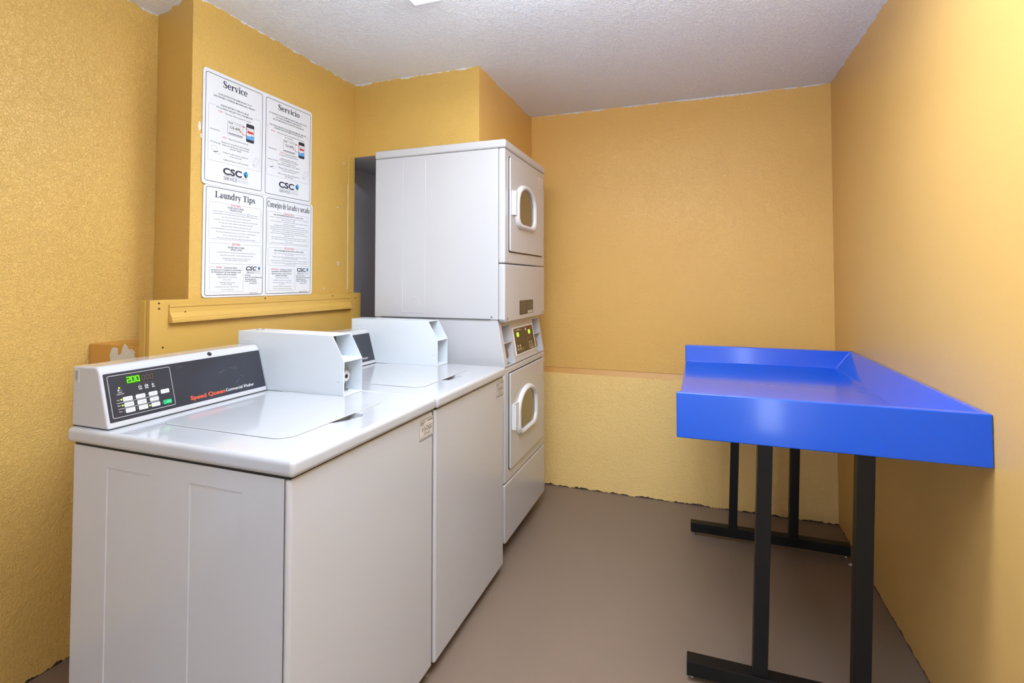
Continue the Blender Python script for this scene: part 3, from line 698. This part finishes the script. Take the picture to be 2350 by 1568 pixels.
    k.rect(0.0385, 0.1455, 0.0625, 0.0632); k.rect(0.0397, 0.1472, 0.0468, 0.0475)
    k.text('Soil', 0.0396, 0.0457, 0.0708, 0.0034); k.text('Cycle', 0.0390, 0.0468, 0.0562, 0.0034); k.text('Temp', 0.0401, 0.0481, 0.0404, 0.0034)
    k.text('START', 0.0455, 0.0555, 0.0903, 0.0030); k.text('CYCLE LIGHT', 0.0413, 0.0604, 0.0856, 0.0030)
    k.poly([(0.0455, 0.0990), (0.0455, 0.0935), (0.0500, 0.0962)]); k.rect(0.0510, 0.0560, 0.0950, 0.0968, 9)
    for u in (0.1019, 0.1190, 0.1367): k.poly(rrect(u-0.0011, u+0.0011, 0.1007, 0.1029, 0.0010), 9)
    k.frame(0.0985, 0.1062, 0.0940, 0.0975, 0.0008, 0.0008); k.frame(0.1160, 0.1238, 0.0938, 0.0975, 0.0008, 0.0014); k.frame(0.1352, 0.1398, 0.0935, 0.0975, 0.0018, 0.0012)
    k.text('WASH', 0.0984, 0.1078, 0.0897, 0.0030, 0, 0.02); k.text('RINSE', 0.1157, 0.1248, 0.0895, 0.0030, 0, 0.02); k.text('SPIN', 0.1346, 0.1420, 0.0895, 0.0030, 0, 0.02)
    inkobj(k, 'panel_print', 'white frame, rules and small lettering')
    k = Ink(FD, 0.0008); k.text('Speed Queen', 0.2395, 0.3570, 0.0335, 0.0120, 1, 0.022); k.text('Commercial Washer', 0.3605, 0.4690, 0.0335, 0.0100, 0, 0.0)
    inkobj(k, 'product_lettering', 'orange and white product lettering')
    for a, b_, c_, d_ in ((0.342, .090, .3705, .0985), (0.350, .088, .362, .0945), (0.385, .102, .416, .0955), (0.405, .050, .420, .0600), (0.425, .070, .436, .0635), (0.398, .046, .412, .0560), (0.215, .128, .232, .1310), (0.408, .107, .414, .099)):
        k = Ink(FD, 0.0008); k.ribbon([(a, b_), ((a+c_)/2, (b_+d_)/2+0.001), (c_, d_)], 0.0005, 9); inkobj(k, 'scratch')
    k = Ink(FD, 0.0009); k.rect(0.0700, 0.1065, 0.1085, 0.1290, 6); k.rect(0.1068, 0.1465, 0.1090, 0.1290, 8)
    D7 = {'2': 'abged', '0': 'abcdef'}
    def seg(u, dg):
        wv, hv, th, sh = 0.0080, 0.0140, 0.0015, -0.004
        v0 = 0.1125
        Q = lambda a, b_: (u+a*wv-0.0006*b_*1.6, v0+b_*hv)
        S7 = {'a': ((0, 1), (1, 1)), 'b': ((1, 1), (1, .5)), 'c': ((1, .5), (1, 0)), 'd': ((0, 0), (1, 0)), 'e': ((0, .5), (0, 0)), 'f': ((0, 1), (0, .5)), 'g': ((0, .5), (1, .5))}
        for s_ in D7[dg]:
            p, q = S7[s_]; p, q = Q(*p), Q(*q); k.ribbon([p, q], th, 5, d=0.0011)
            for e in (p, q): k.poly(rrect(e[0]-th/2, e[0]+th/2, e[1]-th/2, e[1]+th/2, th/2.1, 2), 5, 0.0011)
    seg(0.0728, '2'); seg(0.0842, '0'); seg(0.0960, '0'); k.poly(rrect(0.0812, 0.0830, 0.1115, 0.1133, 0.0008), 5, 0.0011)
    for i in range(3):
        k.frame(0.1115+i*0.0115, 0.1185+i*0.0115, 0.1130, 0.1255, 0.001, 0.0010, 9)
    inkobj(k, 'price_display', 'green lit digits reading 2.00')
    lit = ((0.0504, 0.0708), (0.0516, 0.0553), (0.1205, 0.0396), (0.0494, 0.1022)); off = ((0.0529, 0.0396), (0.084, 0.0706), (0.0853, 0.0548), (0.0866, 0.0395), (0.1179, 0.0702), (0.1194, 0.055), (0.1517, 0.0704), (0.1542, 0.039))
    for u, v in lit:
        k = Ink(FD, 0.0010); k.poly(rrect(u-0.0023, u+0.0023, v-0.0022, v+0.0022, 0.0021), 7); inkobj(k, 'indicator_lamp', 'lit green lamp')
    for u, v in off:
        k = Ink(FD, 0.0010); k.poly(rrect(u-0.0012, u+0.0012, v-0.0012, v+0.0012, 0.0011), 9); inkobj(k, 'indicator_lamp')
    for (u0, u1, v0, v1, tx_) in ((.0545, .0787, .0648, .076, 'LIGHT'), (.0875, .1122, .0650, .0758, 'MEDIUM'), (.1221, .1457, .0650, .076, 'HEAVY'), (.1556, .1794, .0645, .0757, 'SMALL'),
                                  (.0557, .0800, .0496, .0606, 'NORMAL'), (.0893, .1132, .0490, .0603, 'PERM'), (.1229, .1470, .0495, .0601, 'BRIGHTS'),
                                  (.0570, .0810, .0337, .0452, 'HOT'), (.0906, .1147, .0336, .0449, 'WARM'), (.1244, .1483, .0340, .0446, 'COLD'), (.1582, .1818, .0336, .0455, 'START')):
        b_ = MB(); rp = rrect(u0, u1, v0, v1, 0.0018, 3); b_.loft([[FD(u, v, 0.0004) for u, v in rp], [FD(u, v, 0.0016) for u, v in rp]], caps=True)
        key = A(b_, 'button', M['green_key'] if tx_ == 'START' else M['btn'])
        if tx_ == 'START': key['label'] = 'green start button'
        kk = Ink(FD, 0.0018); kk.text(tx_, u0+0.0095, u1-0.0022, (v0+v1)/2, 0.0030, 0 if tx_ == 'START' else 10)
        if tx_ != 'START': kk.frame(u0+0.003, u0+0.0065, (v0+v1)/2-0.0025, (v0+v1)/2+0.0025, 0.0012, 0.0006, 9)
        o = inkobj(kk, 'button_print'); o.parent = key
    # serial label on the end of the housing
    o = A(MB().prism([(-.7275, 1.020), (-.7105, 1.020), (-.7105, 1.054), (-.7275, 1.054)], 'y', 0.0072, 0.0079), 'serial_label', M['decal'])
    k = Ink(lambda u, v, d: (u, 0.0070-d, v), 0.0001)
    for i, xx in enumerate((-.7245, -.7215, -.7185, -.7150)): k.rect(xx-0.0006, xx+0.0006, 1.023+0.004*(i % 2), 1.050, 9 if i % 2 else 10)
    inkobj(k, 'label_print')
    # coin box: thin sheet metal case, open at the front
    c0, c1, cy0, cy1 = -.735, -.275, .5235, .6215
    cp = [(c0, .9045), (c1, .9045), (c1, 1.0205), (-.3225, 1.1035), (c0, 1.1065)]
    cb = MB().prism(cp, 'y', cy0, cy1, 0.0012, 2).raw('coin_box', M['coin'])
    up = MB().prism([(-.385, 1.0235), (-.20, 1.0235), (-.20, 1.2), (-.3247, 1.2), (-.3247, 1.1005), (-.385, 1.1005)], 'y', cy0+0.0022, cy1-0.0022)
    lo_ = MB().box(-.345, -.20, cy0+0.0022, cy1-0.0022, .9085, 1.0175)
    modify(cb, [up, lo_]); cb.parent = t
    A(MB().box(c0+0.002, c1-0.002, cy0-0.0003, cy1+0.0003, 0.9036, 0.9048), 'gasket', M['black'])
    A(MB().box(-.3845, -.3830, cy0+0.003, cy1-0.003, 1.025, 1.100), 'slide_plate', M['shade'])
    A(MB().cyl((0.577, 1.082), 0.012, -.3830, -.3815, 'x', 16, r2=0.008).cyl((0.577, 1.082), 0.005, -.3820, -.3795, 'x', 12), 'coin_slide_boss', M['brass'])
    lk = A(MB().cyl((0.597, 0.958), 0.0185, -.3445, -.322, 'x', 22, 0.001), 'lock_ring', M['plastic'])
    o = A(MB().cyl((0.597, 0.957), 0.0075, -.3225, -.3215, 'x', 16), 'keyhole', M['black']); o.parent = lk
    A(MB().cyl((0.592, 0.925), 0.009, -.3445, -.325, 'x', 16), 'lock_stub', M['shade'])
    A(MB().box(-.344, -.335, .578, .592, .980, 1.012), 'lock_rod', M['brass'])
    A(MB().box(-.344, -.320, .570, .606, .9088, .9125), 'lock_base', M['brass'])
    A(MB().box(-.322, -.277, cy1-0.0026, cy1-0.0020, .9090, .9330), 'inner_flap', M['coin'])
    A(MB().cyl((-.297, .952), 0.0016, cy0-0.0004, cy0+0.001, 'y', 10), 'rivet', M['shade'])
    A(MB().box(-.716, -.678, cy0-0.0008, cy0+0.0005, 1.0735, 1.0785, 0.0006), 'pressed_slot', M['coin'])
    for q in ((-.700, .574), (-.688, .586), (-.695, .598)): A(MB().cyl(q, 0.0042, 1.1055, 1.1090, 'z', 10, 0.001), 'top_screw', M['chrome'])
    A(MB().box(-.700, -.085, 0.03, W-0.03, 0.002, 0.0385), 'under_shadow_block', M['black'])  # black block added to draw the dark shadow under the washer
    for q in ((-.66, .06), (-.66, .56), (-.06, .06), (-.06, .56)): A(MB().cyl(q, 0.02, 0.0, 0.034, 'z', 14).cyl(q, 0.008, 0.03, 0.046, 'z', 8), 'foot', M['black'])
    return t
w1 = make_washer('near white coin washing machine, its green 2.00 display in full view', 0)
w1.name = 'washing_machine'
def copy_tree(o, parent=None):
    c = o.copy(); COL.objects.link(c); c.parent = parent
    for ch_ in list(o.children): copy_tree(ch_, c)
    return c
w2 = copy_tree(w1); w2.location = (0.005, 0.6335, 0)
w2['label'] = 'white coin washing machine in the middle, between the near washer and the dryers'
def tagat(t, code):
    n0 = set(bpy.data.objects)
    idtag(t, 0.537, 0.6245, 0.782, 0.846, 0.0, code)
    for o in set(bpy.data.objects)-n0:
        o.data.transform(Matrix.Translation(Vector(t.location)))
        if o.parent is not t: pass
tagat(w1, '513-DGG'); tagat(w2, '514-DGG')

# ------------------------------------------------------------------ stacked dryers
XF = -0.0185; Y0 = 1.338; Y1 = 1.985
t = thing('stacked_dryer', 'tall white stack of two dryers in the alcove beyond the washers', 'dryer', (XF, Y0, 0))
MB().box(-.733, XF+0.004, Y0-0.004, Y1+0.004, 1.9085, 1.950, 0.010, 4).obj('top_cap', M['enamel'], t)
def cabinet(z0, z1, name, circ=False):
    o = MB().box(-.730, -0.0525, Y0+0.002, Y1-0.002, z0, z1, 0.003).obj(name, M['enamel'], t)
    return o
cabinet(1.1035, 1.908, 'upper_cabinet')
cabinet(0.076, 0.880, 'lower_cabinet')
# faint pressed panel and knock-out on the side of the upper cabinet
k = MB(); FSd = lambda x, z, d: (x, Y0+0.002-d, z)
def bead(b, pts, wd, d):
    n = len(pts)
    for i in range(n-1):
        (a, c), (e, f) = pts[i], pts[i+1]; L_ = math.hypot(e-a, f-c); nx, nz = -(f-c)/L_*wd/2, (e-a)/L_*wd/2
        b.loft([[FSd(a+nx, c+nz, 0), FSd(a-nx, c-nz, 0), FSd(a, c, d)], [FSd(e+nx, f+nz, 0), FSd(e-nx, f-nz, 0), FSd(e, f, d)]], caps=True)
bead(k, [(-.568, 1.130), (-.568, 1.885)], 0.004, 0.0010); bead(k, [(-.440, 1.130), (-.440, 1.885)], 0.004, 0.0010)
bead(k, [(-.568, 1.130), (-.440, 1.130)], 0.004, 0.0010)
bead(k, [(-.505+0.033*math.cos(a*PI/14), 1.175+0.033*math.sin(a*PI/14)) for a in range(-2, 22)], 0.002, 0.0006)
k.obj('pressed_panel', M['enamel'], t)
MB().box(-.690, -.090, Y0+0.0005, Y0+0.003, 1.1035, 1.1075).obj('side_seam', M['shade'], t)
MB().cyl((-.085, 1.116), 0.0045, Y0-0.0004, Y0+0.003, 'y', 12).obj('side_screw', M['chrome'], t)
def front(name, z0, z1, poly=None):
    b = MB()
    prof = poly or [(Y0, z0), (Y1, z0), (Y1, z1), (Y0, z1)]
    b.prism(prof, 'x', -.0522, XF, 0.008, 5)
    return b.obj(name, M['enamel'], t)
front('upper_front_panel', 1.3680, 1.9080)
front('upper_access_panel', 1.0950, 1.3645, [(Y0, 1.1035), (Y0+0.016, 1.0900), (Y1-0.016, 1.0900), (Y1, 1.1035), (Y1, 1.3645), (Y0, 1.3645)])
front('lower_front_panel', 0.3510, 0.8800)
front('kick_panel', 0.0760, 0.3475, [(Y0, 0.088), (Y0+0.012, 0.0760), (Y1-0.012, 0.0760), (Y1, 0.088), (Y1, 0.3475), (Y0, 0.3475)])
for y, z in ((Y0+0.035, 1.108), (Y1-0.040, 1.108)): MB().cyl((y, z), 0.0065, XF-0.001, XF+0.0018, 'x', 12, 0.0006).obj('panel_screw', M['brass'], t)
def outline(cy, zc, hw, hh, n=10):
    """door window outline: arched top, flat bottom with rounded corners; (y, z) points"""
    zb = zc-hh; r = hw*0.42; pts = []
    for i in range(n+1):                                            # bottom right corner
        a = -PI/2+(PI/2)*i/n; pts.append((cy+hw-r+r*math.cos(a), zb+r+r*math.sin(a)*0.8-r*0.2+r*0.0))
    z1_ = zc+hh*0.02
    for i in range(2*n+1):
        a = PI*i/(2*n); pts.append((cy+hw*math.cos(a)**1 if True else 0, z1_+(hh*0.98)*math.sin(a)**0.9 if math.sin(a) > 0 else z1_))
    for i in range(n+1):
        a = PI+(PI/2)*i/n; pts.append((cy-hw+r+r*math.cos(a), zb+r+r*math.sin(a)*0.8-r*0.2))
    return pts
def door(z0, z1, zc, cy, tagz, hingez):
    MB().prism(rrect(1.386, 1.936, z0-0.004, z1+0.004, 0.012), 'x', XF-0.001, XF+0.0008).obj('door_gap', M['black'], t)
    d = MB().prism(rrect(1.3905, 1.9320, z0, z1, 0.010), 'x', XF+0.0004, XF+0.0095, 0.003, 3).obj('door', M['enamel'], t)
    xf = XF+0.0095; r = []
    for hw, hh, x, in ((0.158, 0.116, xf-0.001), (0.156, 0.114, xf+0.006), (0.150, 0.109, xf+0.014), (0.143, 0.104, xf+0.017), (0.134, 0.098, xf+0.017), (0.127, 0.0925, xf+0.013), (0.1235, 0.0905, xf+0.006), (0.123, 0.090, xf+0.001)):
        r.append([(x, y, z) for y, z in outline(cy, zc, hw, hh)])
    b = MB(); b.loft(r); b.obj('window_ring', M['plastic'], d)
    MB().prism(outline(cy, zc, 0.124, 0.091), 'x', xf+0.0005, xf+0.0035).obj('window_glass', M['glass'], d)
    h = MB(); h.prism([(xf, 1.4080), (xf+0.019, 1.4060), (xf+0.021, 1.4085), (xf+0.019, 1.4130), (xf+0.006, 1.4170), (xf, 1.4170)], 'z', zc-0.058, zc+0.058, 0.0012)
    h.prism([(xf-0.0005, 1.410), (xf+0.006, 1.410), (xf+0.010, cy-0.150), (xf-0.0005, cy-0.135)], 'z', zc-0.056, zc+0.060, 0.001)
    h.obj('door_handle', M['plastic'], d)
    for z in hingez: MB().box(XF-0.001, XF+0.0045, 1.9345, 1.9480, z-0.028, z+0.028, 0.001).box(XF+0.003, XF+0.0075, 1.9370, 1.9410, z-0.026, z-0.008).box(XF+0.003, XF+0.0075, 1.9370, 1.9410, z+0.006, z+0.026).obj('hinge', M['brass'], d)
    idtag(d, 1.8380, 1.9220, tagz-0.064, tagz, xf, '512-DGG' if z0 > 1 else '511-DGG', False)
door(1.4250, 1.8750, 1.658, 1.612, 1.866, (1.800, 1.507))
door(0.4040, 0.8500, 0.641, 1.630, 0.838, (0.768, 0.475))
# rating plate
pl = MB().prism(rrect(1.5450, 1.7640, 1.1150, 1.1860, 0.003), 'x', XF+0.0001, XF+0.0010).obj('rating_plate', M['plate'], t)
pl['label'] = 'dark printed rating plate'
k = Ink(lambda y, z, d: (XF+0.0010+d, y, z), 0.0002)
for i in range(6):
    for j in range(2):
        k.text(('CAUTION TO REDUCE', 'RISK OF FIRE OR', 'READ THE MANUAL', 'KEEP AREA CLEAR', 'DO NOT DRY ITEMS', 'CLEAN LINT DAILY')[(i+j) % 6], 1.552+j*0.108, 1.640+j*0.108, 1.179-i*0.0105, 0.005, 0)
k.rect(1.672, 1.756, 1.1175, 1.1310, 1)
k.obj('plate_print', [M['beige_ink'], M['decal']], pl)
# control console between the dryers
XB, ZB = XF, 0.8840; ln = math.hypot(0.038, 0.2165); CUX, CUZ = -0.038/ln, 0.2165/ln
FC = lambda y, v, d: (XB+CUX*v+CUZ*d, y, ZB+CUZ*v-CUX*d)
con = MB().prism([(-.728, .8835), (XB, .8835), (XB-0.038, 1.0995), (-.060, 1.1030), (-.728, 1.1030)], 'y', Y0+0.006, Y1-0.004, 0.004, 3).raw('console', M['enamel'])
def chan(y0, y1, v0, v1, dp):
    b = MB(); pp = [(y0, v0), (y1, v0), (y1, v1), (y0, v1)]
    b.loft([[FC(y, v, -dp) for y, v in pp], [FC(y, v, 0.02) for y, v in pp]], caps=True); return b
modify(con, [chan(1.3790, 1.4850, 0.112, 0.190, 0.060), chan(1.3790, 1.4850, 0.004, 0.106, 0.045), chan(1.8470, 1.9550, 0.112, 0.190, 0.060), chan(1.8470, 1.9550, 0.004, 0.106, 0.045)])
settle(con, t)
fr = MB(); pp = rrect(1.5120, 1.8320, 0.0300, 0.1700, 0.004); fr.loft([[FC(y, v, -0.001) for y, v in pp], [FC(y, v, 0.0025) for y, v in pp]], caps=True)
fr.obj('panel_bezel', M['plastic'], t)
cpn = MB(); pp = rrect(1.5240, 1.8210, 0.0370, 0.1630, 0.002); cpn.loft([[FC(y, v, 0.0020) for y, v in pp], [FC(y, v, 0.0032) for y, v in pp]], caps=True)
cp_ = cpn.obj('control_panel', M['brown_panel'], t)
CM = [M['beige_ink'], M['leddot'], M['red_ink'], M['white_ink'], M['ledbg'], M['btn']]
k = Ink(FC, 0.0035)
k.poly([(1.535, .1507), (1.645, .1507), (1.588, .1590)], 0); k.poly([(1.7115, .0485), (1.8195, .0485), (1.7660, .0385)], 0)
k.rect(1.5560, 1.5890, 0.1200, 0.1415, 1); k.rect(1.7370, 1.7720, 0.1200, 0.1415, 1)
k.ribbon([(1.650, .150), (1.652, .048), (1.545, .046)], 0.0012, 0); k.rect(1.706, 1.7075, 0.05, 0.14, 0)
k.text('Speed Queen', 1.716, 1.800, 0.1530, 0.0085, 2, 0.03)
k.poly(rrect(1.694, 1.712, 0.1405, 0.1545, 0.006), 3)
for y0 in (1.5420, 1.7250):
    for i in range(2): k.poly(rrect(y0+i*0.034, y0+0.018+i*0.034, 0.0685, 0.0805, 0.003), 0)
    for i in range(3): k.poly(rrect(y0+i*0.034, y0+0.018+i*0.034, 0.0520, 0.0640, 0.003), 0 if i < 2 else 4)
    for i in range(3): k.rect(y0+0.004+i*0.014, y0+0.010+i*0.014, 0.096+0.003*i, 0.098+0.003*i, 0)
k.obj('panel_print', CM, cp_)
for y in (1.405, 1.872):
    lk = MB(); n = 18
    c_ = [(y+0.019*math.cos(2*PI*i/n), 0.056+0.021*math.sin(2*PI*i/n)) for i in range(n)]
    c2 = [(y+0.016*math.cos(2*PI*i/n), 0.056+0.018*math.sin(2*PI*i/n)) for i in range(n)]
    lk.loft([[FC(a, b_, -0.046) for a, b_ in c_], [FC(a, b_, -0.006) for a, b_ in c_], [FC(a, b_, -0.004) for a, b_ in c2]], caps=True)
    lk.obj('coin_lock', M['brass'], t)
    pb = MB(); pp = [(y-0.024, 0.114), (y+0.005, 0.114), (y+0.005, 0.188), (y-0.024, 0.188)]
    pb.loft([[FC(a, b_, -0.0600) for a, b_ in pp], [FC(a, b_, -0.0570) for a, b_ in pp]], caps=True); pb.obj('coin_slide_plate', M['shade'], t)
MB().box(-.700, -.150, Y0+0.05, Y1-0.05, 0.002, 0.0750).obj('under_shadow_block', M['black'], t)  # black block standing in for the shadow beneath the dryers
for q in ((-.66, 1.40), (-.66, 1.92), (-.12, 1.40), (-.12, 1.92)): MB().cyl(q, 0.022, 0.0, 0.068, 'z', 14).cyl(q, 0.010, 0.06, 0.090, 'z', 8).obj('foot', M['black'], t)

# ------------------------------------------------------------------ blue table
TX0, TX1, TY0, TY1, TZ0, TZ1, TS = 0.757, 1.5035, 0.731, 1.950, 0.822, 0.955, 0.874
t = thing('utility_table', 'bright blue moulded table with raised lips on black steel legs against the right wall', 'table', (1.13, 1.35, 0))
tr = MB().box(TX0, TX1, TY0, TY1, TZ0, TZ1).raw('tray_top', M['blue'])
cut = MB()
def ring(z, xr, yf, yb): return [(0.5, yf, z), (xr, yf, z), (xr, yb, z), (0.5, yb, z)]
cut.loft([ring(TS, 1.425, TY0+0.030, 1.902), ring(TZ1+0.0, 1.4865, TY0+0.020, 1.912), ring(TZ1+0.05, 1.4865, TY0+0.020, 1.912)], caps=True)
und = MB().box(TX0+0.006, TX1-0.006, TY0+0.006, TY1-0.006, TZ0-0.05, TS-0.008)
modify(tr, [cut, und], (0.0055, 3)); settle(tr, t)
LEAN = -0.036
def leg(x0, x1, y0, y1, z1=0.8655):
    sh = lambda c: (c[0]+LEAN*(0.70-c[2])*0.9, c[1], c[2])
    MB().prism([(x0, y0), (x1, y0), (x1, y1), (x0, y1)], 'z', 0.062, z1, 0.002, 2, shear=sh).obj('leg', M['steel_black'], t)
leg(0.990, 1.032, .905, .947); leg(1.257, 1.302, .905, .947)
leg(0.974, 1.012, 1.900, 1.938); leg(1.238, 1.278, 1.900, 1.938)
for y0, y1 in ((.896, .946), (1.897, 1.941)):
    MB().box(.775, 1.470, y0, y1, .018, .063, 0.002).obj('foot_bar', M['steel_black'], t)
    MB().box(.82, 1.44, y0+0.012, y1-0.004, .835, .8655, 0.002).obj('cross_bar', M['steel_black'], t)
    for x in (.790, 1.455): MB().cyl((x, (y0+y1)/2), 0.012, 0.0, 0.010, 'z', 14, 0.002).cyl((x, (y0+y1)/2), 0.004, 0.008, 0.02, 'z', 8).obj('glide', M['chrome'], t)
t = thing('paper_scrap', 'tiny white scrap on the floor behind the right table leg', 'litter', (1.465, 1.86, 0))
MB().prism([(1.449, 1.853), (1.470, 1.846), (1.482, 1.858), (1.466, 1.869)], 'z', 0.0002, 0.004, 0.0008).obj('scrap', M['white_ink'], t)
